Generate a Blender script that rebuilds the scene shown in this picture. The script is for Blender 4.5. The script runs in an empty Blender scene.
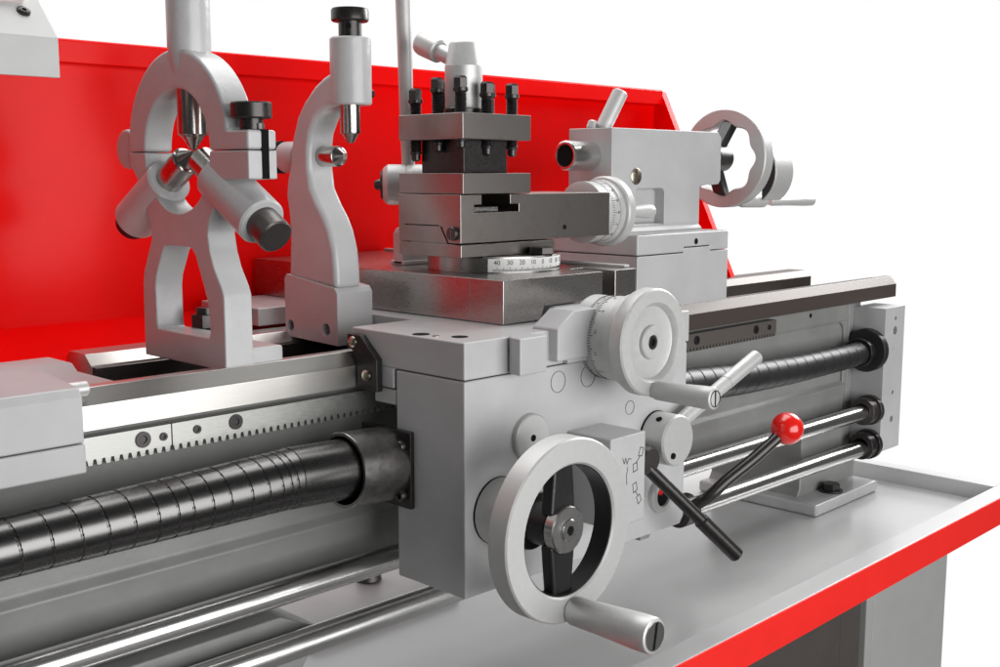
# Engine lathe close-up. All shapes are written in millimetres and scaled to metres.
# X runs along the bed (towards the tailstock), Y away from the operator, Z up. Origin: front left top corner of the saddle.
import bpy, bmesh, math, random
from mathutils import Vector, Matrix
from mathutils.geometry import tessellate_polygon
random.seed(4)
S = 0.001
PI = math.pi
sc = bpy.context.scene
COL = sc.collection

# ------------------------------------------------------------------ materials
def new_mat(name):
    m = bpy.data.materials.new(name); m.use_nodes = True
    nt = m.node_tree
    return m, nt, nt.nodes['Principled BSDF']

def tex_coord(nt, scale=(1, 1, 1)):
    tc = nt.nodes.new('ShaderNodeTexCoord'); mp = nt.nodes.new('ShaderNodeMapping')
    mp.inputs['Scale'].default_value = scale
    nt.links.new(tc.outputs['Object'], mp.inputs['Vector'])
    return mp.outputs['Vector']

def noise(nt, vec, scale, detail=3, rough=.55):
    n = nt.nodes.new('ShaderNodeTexNoise'); n.inputs['Scale'].default_value = scale
    n.inputs['Detail'].default_value = detail; n.inputs['Roughness'].default_value = rough
    nt.links.new(vec, n.inputs['Vector'])
    return n.outputs['Fac']

def ramp(nt, fac, stops):
    r = nt.nodes.new('ShaderNodeValToRGB')
    el = r.color_ramp.elements
    while len(el) < len(stops): el.new(.5)
    for e, (p, c) in zip(el, stops):
        e.position = p; e.color = (*c, 1) if len(c) == 3 else c
    nt.links.new(fac, r.inputs['Fac'])
    return r.outputs['Color']

def bump(nt, b, height, strength, dist):
    n = nt.nodes.new('ShaderNodeBump'); n.inputs['Strength'].default_value = strength
    n.inputs['Distance'].default_value = dist
    nt.links.new(height, n.inputs['Height']); nt.links.new(n.outputs['Normal'], b.inputs['Normal'])

def paint(name, col, rough=.38, var=.06, peel=.10, peel_scale=900, coat=0.0, spec=.5, lump=0.0):
    m, nt, b = new_mat(name)
    v = tex_coord(nt)
    lo = tuple(max(0, c * (1 - var)) for c in col); hi = tuple(min(1, c * (1 + var)) for c in col)
    nt.links.new(ramp(nt, noise(nt, v, 22, 5), [(.3, lo), (.7, hi)]), b.inputs['Base Color'])
    nt.links.new(ramp(nt, noise(nt, v, 60, 4), [(.25, (rough - .015,) * 3), (.75, (rough + .02,) * 3)]), b.inputs['Roughness'])
    b.inputs['Specular IOR Level'].default_value = spec
    b.inputs['Coat Weight'].default_value = coat; b.inputs['Coat Roughness'].default_value = .2
    
    if lump:
        ad = nt.nodes.new('ShaderNodeMath'); ad.operation = 'MULTIPLY_ADD'
        nt.links.new(noise(nt, v, 75, 3, .5), ad.inputs[0]); ad.inputs[1].default_value = lump
        nt.links.new(noise(nt, v, peel_scale * .5, 1, .4), ad.inputs[2])
        bump(nt, b, ad.outputs[0], .22, .0005)
    elif peel: bump(nt, b, noise(nt, v, peel_scale, 1, .4), peel, .0003)
    return m

def metal(name, col, rough=.25, stretch=(1, 1, 1), scale=300, var=.12, rv=.08, bmp=.12, metallic=1.0, spots=0.0, end_tint=None):
    m, nt, b = new_mat(name)
    v = tex_coord(nt, stretch)
    n1 = noise(nt, v, scale, 4, .6)
    lo = tuple(max(0, c * (1 - var)) for c in col); hi = tuple(min(1, c * (1 + var)) for c in col)
    c1 = ramp(nt, n1, [(.25, lo), (.75, hi)])
    if spots:
        v2 = tex_coord(nt)
        n2 = noise(nt, v2, 28, 6, .7)
        mx = nt.nodes.new('ShaderNodeMix'); mx.data_type = 'RGBA'
        nt.links.new(ramp(nt, n2, [(.48, (0, 0, 0)), (.75, (spots,) * 3)]), mx.inputs['Factor'])
        nt.links.new(c1, mx.inputs[6]); mx.inputs[7].default_value = (col[0] * .5, col[1] * .4, col[2] * .35, 1)
        c1 = mx.outputs[2]
    if end_tint:                                    # darker, browner and less metallic towards the tailstock end, blended along X
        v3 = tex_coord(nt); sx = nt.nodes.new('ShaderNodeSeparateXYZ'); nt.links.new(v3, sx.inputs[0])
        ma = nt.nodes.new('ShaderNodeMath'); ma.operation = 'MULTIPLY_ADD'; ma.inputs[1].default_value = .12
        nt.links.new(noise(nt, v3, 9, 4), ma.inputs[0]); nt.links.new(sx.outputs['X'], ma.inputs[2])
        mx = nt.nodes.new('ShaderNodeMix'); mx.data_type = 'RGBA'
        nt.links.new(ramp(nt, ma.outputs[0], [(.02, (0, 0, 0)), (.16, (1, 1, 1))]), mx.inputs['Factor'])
        nt.links.new(c1, mx.inputs[6]); mx.inputs[7].default_value = (*end_tint, 1)
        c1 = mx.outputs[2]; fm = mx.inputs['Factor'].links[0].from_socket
    nt.links.new(c1, b.inputs['Base Color'])
    nt.links.new(ramp(nt, n1, [(.2, (max(.02, rough - rv),) * 3), (.8, (rough + rv,) * 3)]), b.inputs['Roughness'])
    b.inputs['Metallic'].default_value = metallic
    if end_tint:
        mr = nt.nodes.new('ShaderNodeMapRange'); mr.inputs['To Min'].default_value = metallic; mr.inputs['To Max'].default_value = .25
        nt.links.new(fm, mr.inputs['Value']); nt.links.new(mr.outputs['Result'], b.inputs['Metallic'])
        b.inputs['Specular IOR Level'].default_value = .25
    bump(nt, b, n1, bmp, .0002)
    return m

GREY = paint('grey_paint', (.49, .49, .492), .36, coat=.15)
CASTP = paint('cast_grey_paint', (.50, .50, .502), .34, coat=.25, lump=5)
GREY_DK = paint('grey_paint_bed', (.25, .25, .245), .40, var=.08, lump=4)
GREY_LT = paint('light_grey_paint', (.49, .49, .492), .40)
GUARD = paint('guard_paint', (.50, .50, .49), .45)
TRAYM = paint('tray_paint', (.56, .56, .56), .24, var=.015, peel=0, coat=.6)
CABM = paint('cabinet_paint', (.37, .37, .365), .45, var=.03)
DOORM = paint('door_paint', (.070, .060, .055), .5)
RED = paint('red_paint', (.95, .0005, .0003), .36, var=.02, peel=.12, peel_scale=420, coat=.15, spec=.08)
REDTRIM = paint('red_trim', (.90, .022, .016), .5, var=.04, peel=.1, spec=.3)
CAST = metal('satin_aluminium', (.60, .60, .59), .46, scale=260, var=.03, rv=.04, metallic=.45, bmp=.06)
CASTW = metal('white_handle', (.55, .55, .54), .42, scale=200, var=.04, metallic=.2, bmp=.06)
CHROME = metal('polished_rod', (.74, .735, .72), .25, stretch=(.06, 1, 1), scale=500, var=.04, rv=.03, bmp=.0)
STEEL = metal('bright_steel', (.58, .57, .55), .26, stretch=(.1, 1, 1), scale=900, var=.06, bmp=.03)
TURNED = metal('turned_steel', (.60, .59, .57), .28, scale=250, var=.02, rv=.01, bmp=0)
WAYM = metal('ground_way', (.54, .525, .50), .37, stretch=(.02, 1, 1), scale=1800, var=.07, rv=.015, bmp=.015, end_tint=(.085, .068, .060))
RACKM = metal('rack_steel', (.46, .46, .44), .46, stretch=(.2, 1, 1), scale=700, var=.15, bmp=.1, end_tint=(.13, .115, .105))
DSTEEL = metal('ground_dark_steel', (.36, .33, .31), .32, stretch=(.15, .15, 1), scale=900, var=.05, rv=.015, bmp=.01, spots=.2)
TOOLST = metal('tool_post_steel', (.31, .285, .27), .33, stretch=(.25, .25, 1), scale=900, var=.05, rv=.015, bmp=.01, spots=.15)
SLIDEM = metal('slide_steel', (.42, .40, .385), .28, stretch=(1, .15, 1), scale=700, var=.06, rv=.02, bmp=.02)
OXIDE = metal('black_oxide', (.06, .056, .055), .33, scale=500, var=.25, bmp=.12, metallic=.8)
KNURL = metal('dark_knurled', (.12, .11, .105), .40, scale=600, var=.2, bmp=.3, metallic=.9)
FINGER = metal('finger_steel', (.42, .40, .38), .22, stretch=(1, 1, .2), scale=500, var=.15, bmp=.12)
BLACKP = paint('black_rough_paint', (.018, .018, .019), .48, var=.3, peel=1.0, peel_scale=380)
RUBBER = paint('black_rubber', (.016, .016, .017), .42, var=.2, peel=.05)
COVER = metal('spring_steel_cover', (.135, .132, .13), .27, stretch=(.3, 1, 1), scale=420, var=.05, rv=.02, bmp=.0)
SLEEVE = metal('sleeve_steel', (.30, .29, .28), .34, scale=120, var=.22, rv=.08, bmp=.12, spots=.3)
BRASS = metal('plug_metal', (.48, .42, .34), .30, scale=500, var=.2, bmp=.2)
DARK = paint('dark_hole', (.008, .008, .008), .8, peel=0, spec=.1)
INK = paint('engraving_ink', (.02, .02, .02), .6, peel=0)
SCALE = paint('scale_white', (.74, .74, .73), .42, peel=.05)
BALLRED = paint('red_plastic', (.80, .012, .008), .16, var=.01, peel=.0, coat=.6)
PLASTIC = paint('pink_clear_plastic', (.72, .60, .60), .15, coat=.5, peel=0)
IRON = paint('black_cast_iron', (.016, .015, .015), .34, var=.4, peel_scale=700, lump=1.5)

# machining arcs on the apron side
def machined(name, col):
    m, nt, b = new_mat(name)
    v = tex_coord(nt)
    w = nt.nodes.new('ShaderNodeTexWave'); w.wave_type = 'RINGS'; w.rings_direction = 'X'
    mp = nt.nodes.new('ShaderNodeMapping'); mp.inputs['Location'].default_value = (0, .03, .27)
    tc = nt.nodes.new('ShaderNodeTexCoord')
    nt.links.new(tc.outputs['Object'], mp.inputs['Vector']); nt.links.new(mp.outputs['Vector'], w.inputs['Vector'])
    w.inputs['Scale'].default_value = 60; w.inputs['Distortion'].default_value = 1.2; w.inputs['Detail'].default_value = 3
    nt.links.new(ramp(nt, noise(nt, v, 25, 4), [(.3, tuple(c * .95 for c in col)), (.7, tuple(c * 1.05 for c in col))]), b.inputs['Base Color'])
    b.inputs['Roughness'].default_value = .42
    b.inputs['Coat Weight'].default_value = .1
    bump(nt, b, w.outputs['Fac'], .05, .0005)
    return m
APRON = machined('apron_paint', (.48, .48, .482))

# ------------------------------------------------------------------ mesh builder (mm)
def frame_of(d):
    d = Vector(d).normalized()
    u = d.orthogonal().normalized() if abs(d.z) > .999 or abs(d.x) > .999 or abs(d.y) > .999 else d.cross(Vector((0, 0, 1))).normalized()
    return u, d.cross(u).normalized(), d

class B:
    def __init__(s): s.v = []; s.f = []
    def add(s, vs, fs):
        o = len(s.v); s.v += [Vector(p) for p in vs]; s.f += [tuple(i + o for i in f) for f in fs]
        return s
    def box(s, x0, x1, y0, y1, z0, z1):
        vs = [(x, y, z) for x in (x0, x1) for y in (y0, y1) for z in (z0, z1)]
        return s.add(vs, [(0, 1, 3, 2), (4, 6, 7, 5), (0, 4, 5, 1), (2, 3, 7, 6), (0, 2, 6, 4), (1, 5, 7, 3)])
    def hexa(s, q0, q1):                       # two quads of matching order
        vs = list(q0) + list(q1)
        return s.add(vs, [(0, 1, 2, 3), (7, 6, 5, 4)] + [(i, (i + 1) % 4, 4 + (i + 1) % 4, 4 + i) for i in range(4)])
    def prism(s, outer, ax, a0, a1, holes=()):
        def m(p, a):
            u, v = p
            return (a, u, v) if ax == 'x' else (u, a, v) if ax == 'y' else (u, v, a)
        loops = [list(outer)] + [list(h) for h in holes]
        pts = [p for l in loops for p in l]
        n = len(pts)
        if holes:
            tri = tessellate_polygon([[Vector((p[0], p[1], 0)) for p in l] for l in loops])
        else:
            tri = [tuple(range(n))]
        fs = [tuple(t) for t in tri] + [tuple(i + n for i in reversed(t)) for t in tri]
        o = 0
        for l in loops:
            k = len(l)
            for i in range(k):
                j = (i + 1) % k
                fs.append((o + i, o + j, o + j + n, o + i + n))
            o += k
        return s.add([m(p, a0) for p in pts] + [m(p, a1) for p in pts], fs)
    def recessed(s, outer, rec, a0, a1, ar):       # along y: solid with one pocket cut from the a0 side
        n, k = len(outer), len(rec)
        tri = tessellate_polygon([[Vector((p[0], p[1], 0)) for p in l] for l in (outer, rec)])
        vs = [(p[0], a0, p[1]) for p in outer] + [(p[0], a0, p[1]) for p in rec] + [(p[0], a1, p[1]) for p in outer] + [(p[0], ar, p[1]) for p in rec]
        fs = [tuple(t) for t in tri]
        fs += [(i, (i + 1) % n, n + k + (i + 1) % n, n + k + i) for i in range(n)] + [tuple(n + k + i for i in range(n))]
        fs += [(n + i, n + (i + 1) % k, 2 * n + k + (i + 1) % k, 2 * n + k + i) for i in range(k)] + [tuple(2 * n + k + i for i in range(k))]
        return s.add(vs, fs)
    def lathe(s, o, d, prof, seg=48, closed=False, rmod=None):
        u, w, d = frame_of(d); o = Vector(o)
        vs = []; n = len(prof)
        for k in range(seg):
            a = 2 * PI * k / seg
            for i, (t, r) in enumerate(prof):
                rr = r + (rmod(i, a) if rmod else 0)
                vs.append(o + d * t + (u * math.cos(a) + w * math.sin(a)) * rr)
        fs = []
        for k in range(seg):
            k2 = (k + 1) % seg
            for i in range(n if closed else n - 1):
                j = (i + 1) % n
                fs.append((k * n + i, k * n + j, k2 * n + j, k2 * n + i))
        if not closed:
            fs.append(tuple(k * n for k in range(seg)))
            fs.append(tuple(k * n + n - 1 for k in reversed(range(seg))))
        return s.add(vs, fs)
    def cyl(s, p0, p1, r0, r1=None, seg=32, c=0.0):
        r1 = r0 if r1 is None else r1
        p0 = Vector(p0); p1 = Vector(p1); L = (p1 - p0).length
        if c: prof = [(0, r0 - c), (c, r0), (L - c, r1), (L, r1 - c)]
        else: prof = [(0, r0), (L, r1)]
        return s.lathe(p0, p1 - p0, prof, seg)
    def ring(s, p0, p1, ri, ro, seg=40):
        L = (Vector(p1) - Vector(p0)).length
        return s.lathe(p0, Vector(p1) - Vector(p0), [(0, ri), (0, ro), (L, ro), (L, ri)], seg, True)
    def sphere(s, c, r, seg=32):
        prof = [(-r * math.cos(PI * i / 16), max(.02, r * math.sin(PI * i / 16))) for i in range(17)]
        return s.lathe(c, (0, 0, 1), prof, seg)
    def tube(s, path, rad, seg=20):
        path = [Vector(p) for p in path]; n = len(path)
        rads = rad if isinstance(rad, (list, tuple)) else [rad] * n
        t0 = (path[1] - path[0]).normalized(); u = frame_of(t0)[0]
        vs = []
        for i, p in enumerate(path):
            t = (path[min(i + 1, n - 1)] - path[max(i - 1, 0)]).normalized()
            u = (u - t * u.dot(t)).normalized(); w = t.cross(u)
            for k in range(seg):
                a = 2 * PI * k / seg
                vs.append(p + (u * math.cos(a) + w * math.sin(a)) * rads[i])
        fs = [(i * seg + k, i * seg + (k + 1) % seg, (i + 1) * seg + (k + 1) % seg, (i + 1) * seg + k) for i in range(n - 1) for k in range(seg)]
        fs += [tuple(range(seg)), tuple((n - 1) * seg + k for k in reversed(range(seg)))]
        return s.add(vs, fs)
    def hexnut(s, p0, p1, r):
        return s.lathe(p0, Vector(p1) - Vector(p0), [(0, r), ((Vector(p1) - Vector(p0)).length, r)], 6)

def thing(name, label, cat, loc=(0, 0, 0), group=None):
    o = bpy.data.objects.new(name, None); COL.objects.link(o)
    o.empty_display_size = .02
    o.location = Vector(loc) * S
    o['label'] = label; o['category'] = cat
    if group: o['group'] = group
    return o

def origin_of(o):
    v = Vector((0, 0, 0))
    while o is not None:
        v += o.location; o = o.parent
    return v

def part(name, b, mat, parent, bevel=0.0, seg=2, ang=32, label=None, flat=False):
    me = bpy.data.meshes.new(name)
    off = origin_of(parent)
    me.from_pydata([p * S - off for p in b.v], [], b.f)
    bm = bmesh.new(); bm.from_mesh(me)
    if flat: bmesh.ops.dissolve_limit(bm, angle_limit=math.radians(.5), verts=bm.verts, edges=bm.edges)
    bmesh.ops.recalc_face_normals(bm, faces=bm.faces)
    bm.to_mesh(me); bm.free()
    me.polygons.foreach_set('use_smooth', [True] * len(me.polygons))
    me.set_sharp_from_angle(angle=math.radians(ang))
    o = bpy.data.objects.new(name, me); COL.objects.link(o)
    o.parent = parent
    me.materials.append(mat)
    if bevel:
        md = o.modifiers.new('bevel', 'BEVEL'); md.width = bevel * S; md.segments = seg
        md.limit_method = 'ANGLE'; md.angle_limit = math.radians(35); md.harden_normals = True
    if label: o['label'] = label
    return o

def circ(cx, cy, r, n=28, a0=0, a1=2 * PI):
    full = abs(a1 - a0 - 2 * PI) < 1e-6
    return [(cx + r * math.cos(a0 + (a1 - a0) * i / (n if full else n - 1)), cy + r * math.sin(a0 + (a1 - a0) * i / (n if full else n - 1))) for i in range(n)]

def text_mesh(s, size):
    cu = bpy.data.curves.new('txt', 'FONT'); cu.body = s; cu.size = size; cu.align_x = 'CENTER'; cu.align_y = 'CENTER'
    ob = bpy.data.objects.new('txt', cu)
    COL.objects.link(ob)
    dg = bpy.context.evaluated_depsgraph_get()
    me = bpy.data.meshes.new_from_object(ob.evaluated_get(dg))
    vs = [v.co.copy() for v in me.vertices]; fs = [tuple(p.vertices) for p in me.polygons]
    bpy.data.objects.remove(ob); bpy.data.curves.remove(cu); bpy.data.meshes.remove(me)
    return vs, fs

def socket_screw(b, c, d, r, h=2.0):           # cap head with a dark socket is made as ring + floor
    c = Vector(c); d = Vector(d).normalized()
    b.lathe(c, d, [(0, r), (h * .8, r), (h, r * .9), (h, r * .5), (h * .35, r * .48)], 20)
    return b

# helix bolt thread
def threaded(b, p0, p1, r, pitch=2.2, seg=20):
    p0 = Vector(p0); p1 = Vector(p1); L = (p1 - p0).length
    n = int(L / pitch); prof = [(0, r * .86)]
    for i in range(n):
        t = i * pitch
        prof += [(t + pitch * .5, r), (t + pitch, r * .82)]
    prof.append((L, r * .82))
    b.lathe(p0, p1 - p0, prof, seg)

# =================================================================== CHIP TRAY AND CABINET
tray = thing('chip_tray', 'grey sheet metal chip tray with a red front edge under the whole lathe', 'tray', (300, 200, -338))
FZ = -335
part('tray_floor', B().box(-900, 1015, -14, 470, FZ - 3, FZ), TRAYM, tray)
b = B()
b.prism([(-66, -349), (-66, -311), (-38, -311), (-38, -314), (-15, FZ - 1), (-15, FZ - 6), (-58, -340), (-60, -349)], 'x', -900, 1040)   # front rim
b.prism([(1040, -349), (1040, -311.3), (1015, -311.3), (1015, FZ - 1), (1018, FZ - 1), (1018, -320), (1036, -320), (1036, -349)], 'y', -37.5, 498)
b.box(-900, 1014.5, 470, 496, -349, -311)
part('tray_rim', b, TRAYM, tray, .8)
b = B(); b.prism([(-67.5, -350), (-67.5, -311.6), (-66.1, -311.2), (-66.1, -350)], 'x', -900, 1041)
part('red_edge', b, REDTRIM, tray, .3)

cab = thing('cabinet', 'grey steel cabinet with a recessed dark door below the chip tray', 'cabinet', (300, 200, -900))
part('corner_panel', B().box(690, 909, -20, 440, -900, -352).box(672, 690, -20, -2, -900, -352), CABM, cab, 2)
part('door_frame', B().box(621.5, 671.5, -12, 10, -900, -352), DOORM, cab, 1)
d_ = part('door', B().box(414, 619, -13, 8, -900, -352), DOORM, cab, 1.2)
part('side_panel', B().box(-800, 411.5, -13, 10, -900, -352), DOORM, cab, 1)
part('cabinet_back', B().box(-800, 689.5, 420, 440, -900, -352), CABM, cab)

# =================================================================== SPLASH GUARD
sg = thing('splash_guard', 'tall glossy red sheet metal splash guard behind the lathe', 'splash guard', (300, 440, FZ))
XR = 831
b = B(); b.box(-620, XR + 2, 440.2, 442.5, -14, 257)
part('back_panel', b, RED, sg)
b = B(); b.prism([(424, 236.5), (424, 256.8), (425.5, 258.6), (443.5, 258.6), (443.5, 257), (426.4, 257), (426.4, 236.5)], 'x', -620, XR + 1)
part('top_lip', b, RED, sg, .8)
b = B(); b.prism([(440, -13), (442.5, -14), (345, -62), (343, -60)], 'x', -620, XR)
part('lower_flange', b, RED, sg, .4)
part('lower_sheet', B().box(-620, XR, 343, 345, -150, -62.5), GREY_DK, sg)
b = B()
b.prism([(440, 256), (427, 256), (291, -24), (270, -70), (343, -70), (440, -20)], 'x', XR, XR + 2)
# folded front edge of the wing
e0 = Vector((XR, 427, 256)); e1 = Vector((XR, 270, -70))
b.hexa([e0, e0 + Vector((13, 0, 0)), e0 + Vector((13, 2, 0)), e0 + Vector((0, 2, 0))], [e1, e1 + Vector((13, 0, 0)), e1 + Vector((13, 2, 0)), e1 + Vector((0, 2, 0))])
part('side_wing', b, RED, sg, .8)
part('rear_bracket', B().box(XR + 3, XR + 60, 452, 470, -20, 186).box(XR - 20, XR + 3, 443, 470, -20, 186), RED, sg, 1)

# =================================================================== LATHE BED
bed = thing('lathe_bed', 'grey cast iron lathe bed with ground ways and a toothed rack', 'lathe bed', (300, 208, FZ))
b = B()
wall = [(150, -46), (150, -72), (155, -79), (155, -168), (148, -175), (150.5, -181), (155, -236), (180, -238), (180, -46)]
b.prism(wall, 'x', -560, 925)
b.prism([(925, -46), (960, -46), (960, -330), (925, -330)], 'y', 150, 300)
b.prism([(150.2, -66), (150.2, -79), (153, -82), (158, -82), (158, -66)], 'x', -560, 924)
b.box(-560, 925, 236, 266, -236, -46)
b.prism([(-560, -240), (-84, -240), (-40, -262), (-84, -322), (-560, -322)], 'y', 138, 300)
for x in (-90, 240, 540, 760): b.box(x, x + 18, 178, 240, -230, -52)
# rounded corner of the recessed panel
b.prism([(925.5, -79), (925.5, -235), (905, -235), (914, -205), (914, -98), (911, -88), (900, -79.5)], 'y', 151, 158)
part('bed_casting', b, GREY_DK, bed, 2.5, 3)
b = B()
b.prism([(798, -230), (936, -230), (936, -322), (955, -326), (772, -326), (790, -318), (797, -308)], 'y', 148, 296)
part('pedestal', b, GREY_DK, bed, 2.5, 3)
b = B()
b.prism([(770, 107), (955, 109), (955, 300), (770, 300)], 'z', FZ + .2, -318)
fo = part('foot', b, GREY, bed, 4, 3)
b = B(); b.hexnut((852, 130, -317.5), (852, 130, -306), 13); b.cyl((852, 130, -318), (852, 130, -315), 17)
part('foot_bolt', b, OXIDE, fo, .8)
b = B()
pts = [(40, 285)] + circ(72, 318, 36, 9, PI * 1.02, PI * .55) + [(230, 372), (236, 290), (225, 262), (60, 262)]
pts = [(36, 270)] + [(40, 290), (52, 303), (80, 312), (130, 323)] + [(225, 335), (232, 250), (36, 250)]
b.prism([(30, 262), (34, 246), (230, 246), (238, 262), (238, 420), (30, 420)], 'z', FZ + .2, -318)
fo2 = part('foot', b, GREY_LT, bed, 8, 4)
b = B(); b.cyl((160, 322, -317), (160, 322, -300), 15, 12, 20); 
part('foot_bolt', b, KNURL, fo2, 1)

# ways
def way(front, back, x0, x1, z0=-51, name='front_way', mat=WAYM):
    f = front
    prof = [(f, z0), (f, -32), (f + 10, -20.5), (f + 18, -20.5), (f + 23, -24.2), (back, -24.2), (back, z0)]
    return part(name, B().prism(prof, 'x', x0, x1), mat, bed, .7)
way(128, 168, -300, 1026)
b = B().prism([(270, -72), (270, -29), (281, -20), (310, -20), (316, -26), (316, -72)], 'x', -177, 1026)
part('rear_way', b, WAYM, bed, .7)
# inner dark faces of the gap
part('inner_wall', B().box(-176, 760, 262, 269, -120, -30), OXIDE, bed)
part('gap_bridge', B().prism([(170, -60), (170, -30), (262, -30), (272, -24), (316, -24), (316, -60)], 'x', -500, -192), GREY_LT, bed, 2, 3)
# front cover block at the headstock end
b = B().prism([(104, -52.3), (104, -20), (108, -14), (174, -8), (176, -10), (176, -52.3)], 'x', -500, -264.5)
part('headstock_block', b, GREY_LT, bed, 1.6, 3)
b = B().prism([(103.5, -74), (103.5, -53), (150, -53), (150, -74)], 'x', -500, -264)
part('lower_block', b, GREY_LT, bed, 1.6, 3)
part('stop_pin', B().cyl((-268, 133, -20), (-247, 133, -20), 5.5, c=1), CAST, bed)

# rack: two pieces, teeth along the lower edge
def rack(x0, x1):
    pitch = 6.9; z0, zt, zr = -57.5, -79.0, -74.6
    pts = [(x0, z0), (x1, z0)]
    n = int((x1 - x0) / pitch); w = (x1 - x0) / n
    low = []
    for i in range(n):
        a = x0 + i * w
        low += [(a + w * .10, zr), (a + w * .22, zt), (a + w * .72, zt), (a + w * .84, zr)]
    low = [(x0, zr)] + low + [(x1, zr)]
    pts = pts + low[::-1]
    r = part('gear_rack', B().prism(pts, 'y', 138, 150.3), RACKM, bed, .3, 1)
    return r
def rack_bolts(r, xs):
    for x, z, rr in xs:
        part('rack_bolt', B().ring((x, 138.4, z), (x, 136.6, z), rr * .45, rr, 24).lathe((x, 137.8, z), (0, 1, 0), [(0, rr * .5), (.8, rr * .5)], 6), OXIDE, r, .3)
r1 = rack(-262, -179); rack_bolts(r1, [(-203, -66, 6.2), (-186, -66.5, 3.2)])
r2 = rack(-178.3, 300); rack_bolts(r2, [(-157, -65.5, 3.4), (-122, -65, 6.2)])
r3 = rack(300.6, 702); rack_bolts(r3, [(652, -66, 5.5), (684, -66, 3.4), (520, -66, 5.5)])
for x in (712, 812): part('pin_hole', B().cyl((x, 150.2, -63), (x, 149.4, -63), 3.2, seg=16), DARK, bed)

# end bracket
b = B().prism([(940, -272), (940, -60.5), (1002, -60.5), (1002, -272)], 'y', 101.6, 149.9,
              [circ(973, -77, 3.2, 16), circ(973, -95, 6.2, 18), circ(974, -187, 3.2, 16), circ(974, -227, 5, 18)])
eb = part('end_bracket', b, GREY, bed, 2.2, 3)
part('blind_backing', B().box(942, 1000, 126, 127, -270, -62), DARK, eb)
part('drain_mark', B().cyl((972, 101.8, -121), (972, 100.9, -121), 2.6, seg=14), CASTW, eb)
for z in (-210, -261):
    q = B().ring((912, 118, z), (930, 118, z), 11.5, 19.5).ring((930.4, 118, z), (939.8, 118, z), 11.5, 22)
    part('bearing_collar', q, OXIDE if z < -230 else KNURL, eb, .8)
part('bellows_flange', B().cyl((926, 125, -122), (939.8, 125, -122), 31.5, seg=48), RUBBER, eb, 1.2)

# =================================================================== RODS AND SCREW COVERS
fr = thing('feed_rod', 'upper of the two long polished steel rods below the lathe bed', 'feed rod', (300, 118, -210), 'polished rods under the bed')
part('rod', B().cyl((-460, 118, -208.5), (932, 118, -211), 11, seg=48), CHROME, fr)
cr = thing('control_rod', 'lower of the two long polished steel rods, nearest the chip tray', 'control rod', (300, 118, -261), 'polished rods under the bed')
part('rod', B().cyl((-460, 118, -257), (932, 118, -264.5), 11.5, seg=48), CHROME, cr)

# telescopic spiral cover
tc = thing('telescopic_cover', 'shiny dark spiral steel cover round the leadscrew left of the carriage', 'screw cover', (0, 92, -113))
GROOVES = [-410, -380, -352, -327, -306, -286, -267, -248, -230, -215, -203, -187, -172, -154, -139, -127, -119, -113]
b = B(); NX, NT = 640, 72; x0, x1 = -420.0, -104.0
vs = []
for i in range(NX + 1):
    x = x0 + (x1 - x0) * i / NX
    w_ = (x - x0) / (x1 - x0)
    for k in range(NT):
        th = 2 * PI * k / NT
        xs_ = x + 2.2 * math.sin(th + .6)
        dmin = min(abs(xs_ - g) for g in GROOVES)
        r = 18.8 + 5.0 * w_ + (.22 if dmin > .75 else -.45)
        cz = -111.0 + 4.5 * w_
        vs.append((x, 92 + r * math.cos(th), cz + r * math.sin(th)))
fs = [(i * NT + k, i * NT + (k + 1) % NT, (i + 1) * NT + (k + 1) % NT, (i + 1) * NT + k) for i in range(NX) for k in range(NT)]
fs += [tuple(range(NT)), tuple(NX * NT + k for k in reversed(range(NT)))]
part('spiral_tube', b.add(vs, fs), COVER, tc, ang=25)
part('plain_tube', B().lathe((-106, 92, -106.4), (86, 0, -4), [(0, 21), (0, 23.6), (.8, 24.6), (86, 25.4)], 64), COVER, tc)
part('sleeve', B().lathe((-52, 92, -110), (1, 0, -.05), [(0, 28.6), (0, 31), (.8, 31.6), (49, 31.6), (49, 28.6)], 64, True), SLEEVE, tc)
fl = part('flange_plate', B().prism([(60, -147), (60, -81), (124, -81), (124, -147)], 'x', -5, -.4), OXIDE, tc, .7)
for y, z in ((70, -94), (70, -136), (114, -94), (114, -136)):
    q = B(); socket_screw(q, (-5, y, z), (-1, 0, 0), 5.2, 5)
    part('flange_bolt', q, KNURL, fl, .4)
# rubber bellows to the right
bw = thing('bellows', 'sagging black ribbed rubber bellows round the leadscrew right of the carriage', 'bellows', (640, 112, -118))
ctrl = [(300, 100, -104), (380, 102, -105), (461, 105, -109), (576, 110, -117), (706, 114, -122), (860, 119, -124), (932, 124, -122)]
def interp(x):
    for (a, b2) in zip(ctrl, ctrl[1:]):
        if x <= b2[0]:
            t = (x - a[0]) / (b2[0] - a[0]); t2 = t
            return Vector(a).lerp(Vector(b2), t2)
    return Vector(ctrl[-1])
NX, NT = 900, 40; vs = []
for i in range(NX + 1):
    x = 300 + 632 * i / NX
    c = (interp(x - 14) + interp(x + 14) + interp(x)) / 3
    for k in range(NT):
        th = 2 * PI * k / NT
        u = x / 25 + th / (2 * PI); f_ = u - math.floor(u)
        r = 21.4 - 5.2 * (x - 300) / 632 - (.55 if f_ < .07 else .25 * f_)
        vs.append((x, c.y + r * math.cos(th), c.z + r * math.sin(th)))
fs = [(i * NT + k, i * NT + (k + 1) % NT, (i + 1) * NT + (k + 1) % NT, (i + 1) * NT + k) for i in range(NX) for k in range(NT)]
part('ribbed_sleeve', B().add(vs, fs), RUBBER, bw, ang=60)
part('clamp_ring', B().ring((902, 122.5, -122.5), (910, 123, -122.4), 18, 21), OXIDE, bw, .8)

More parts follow.
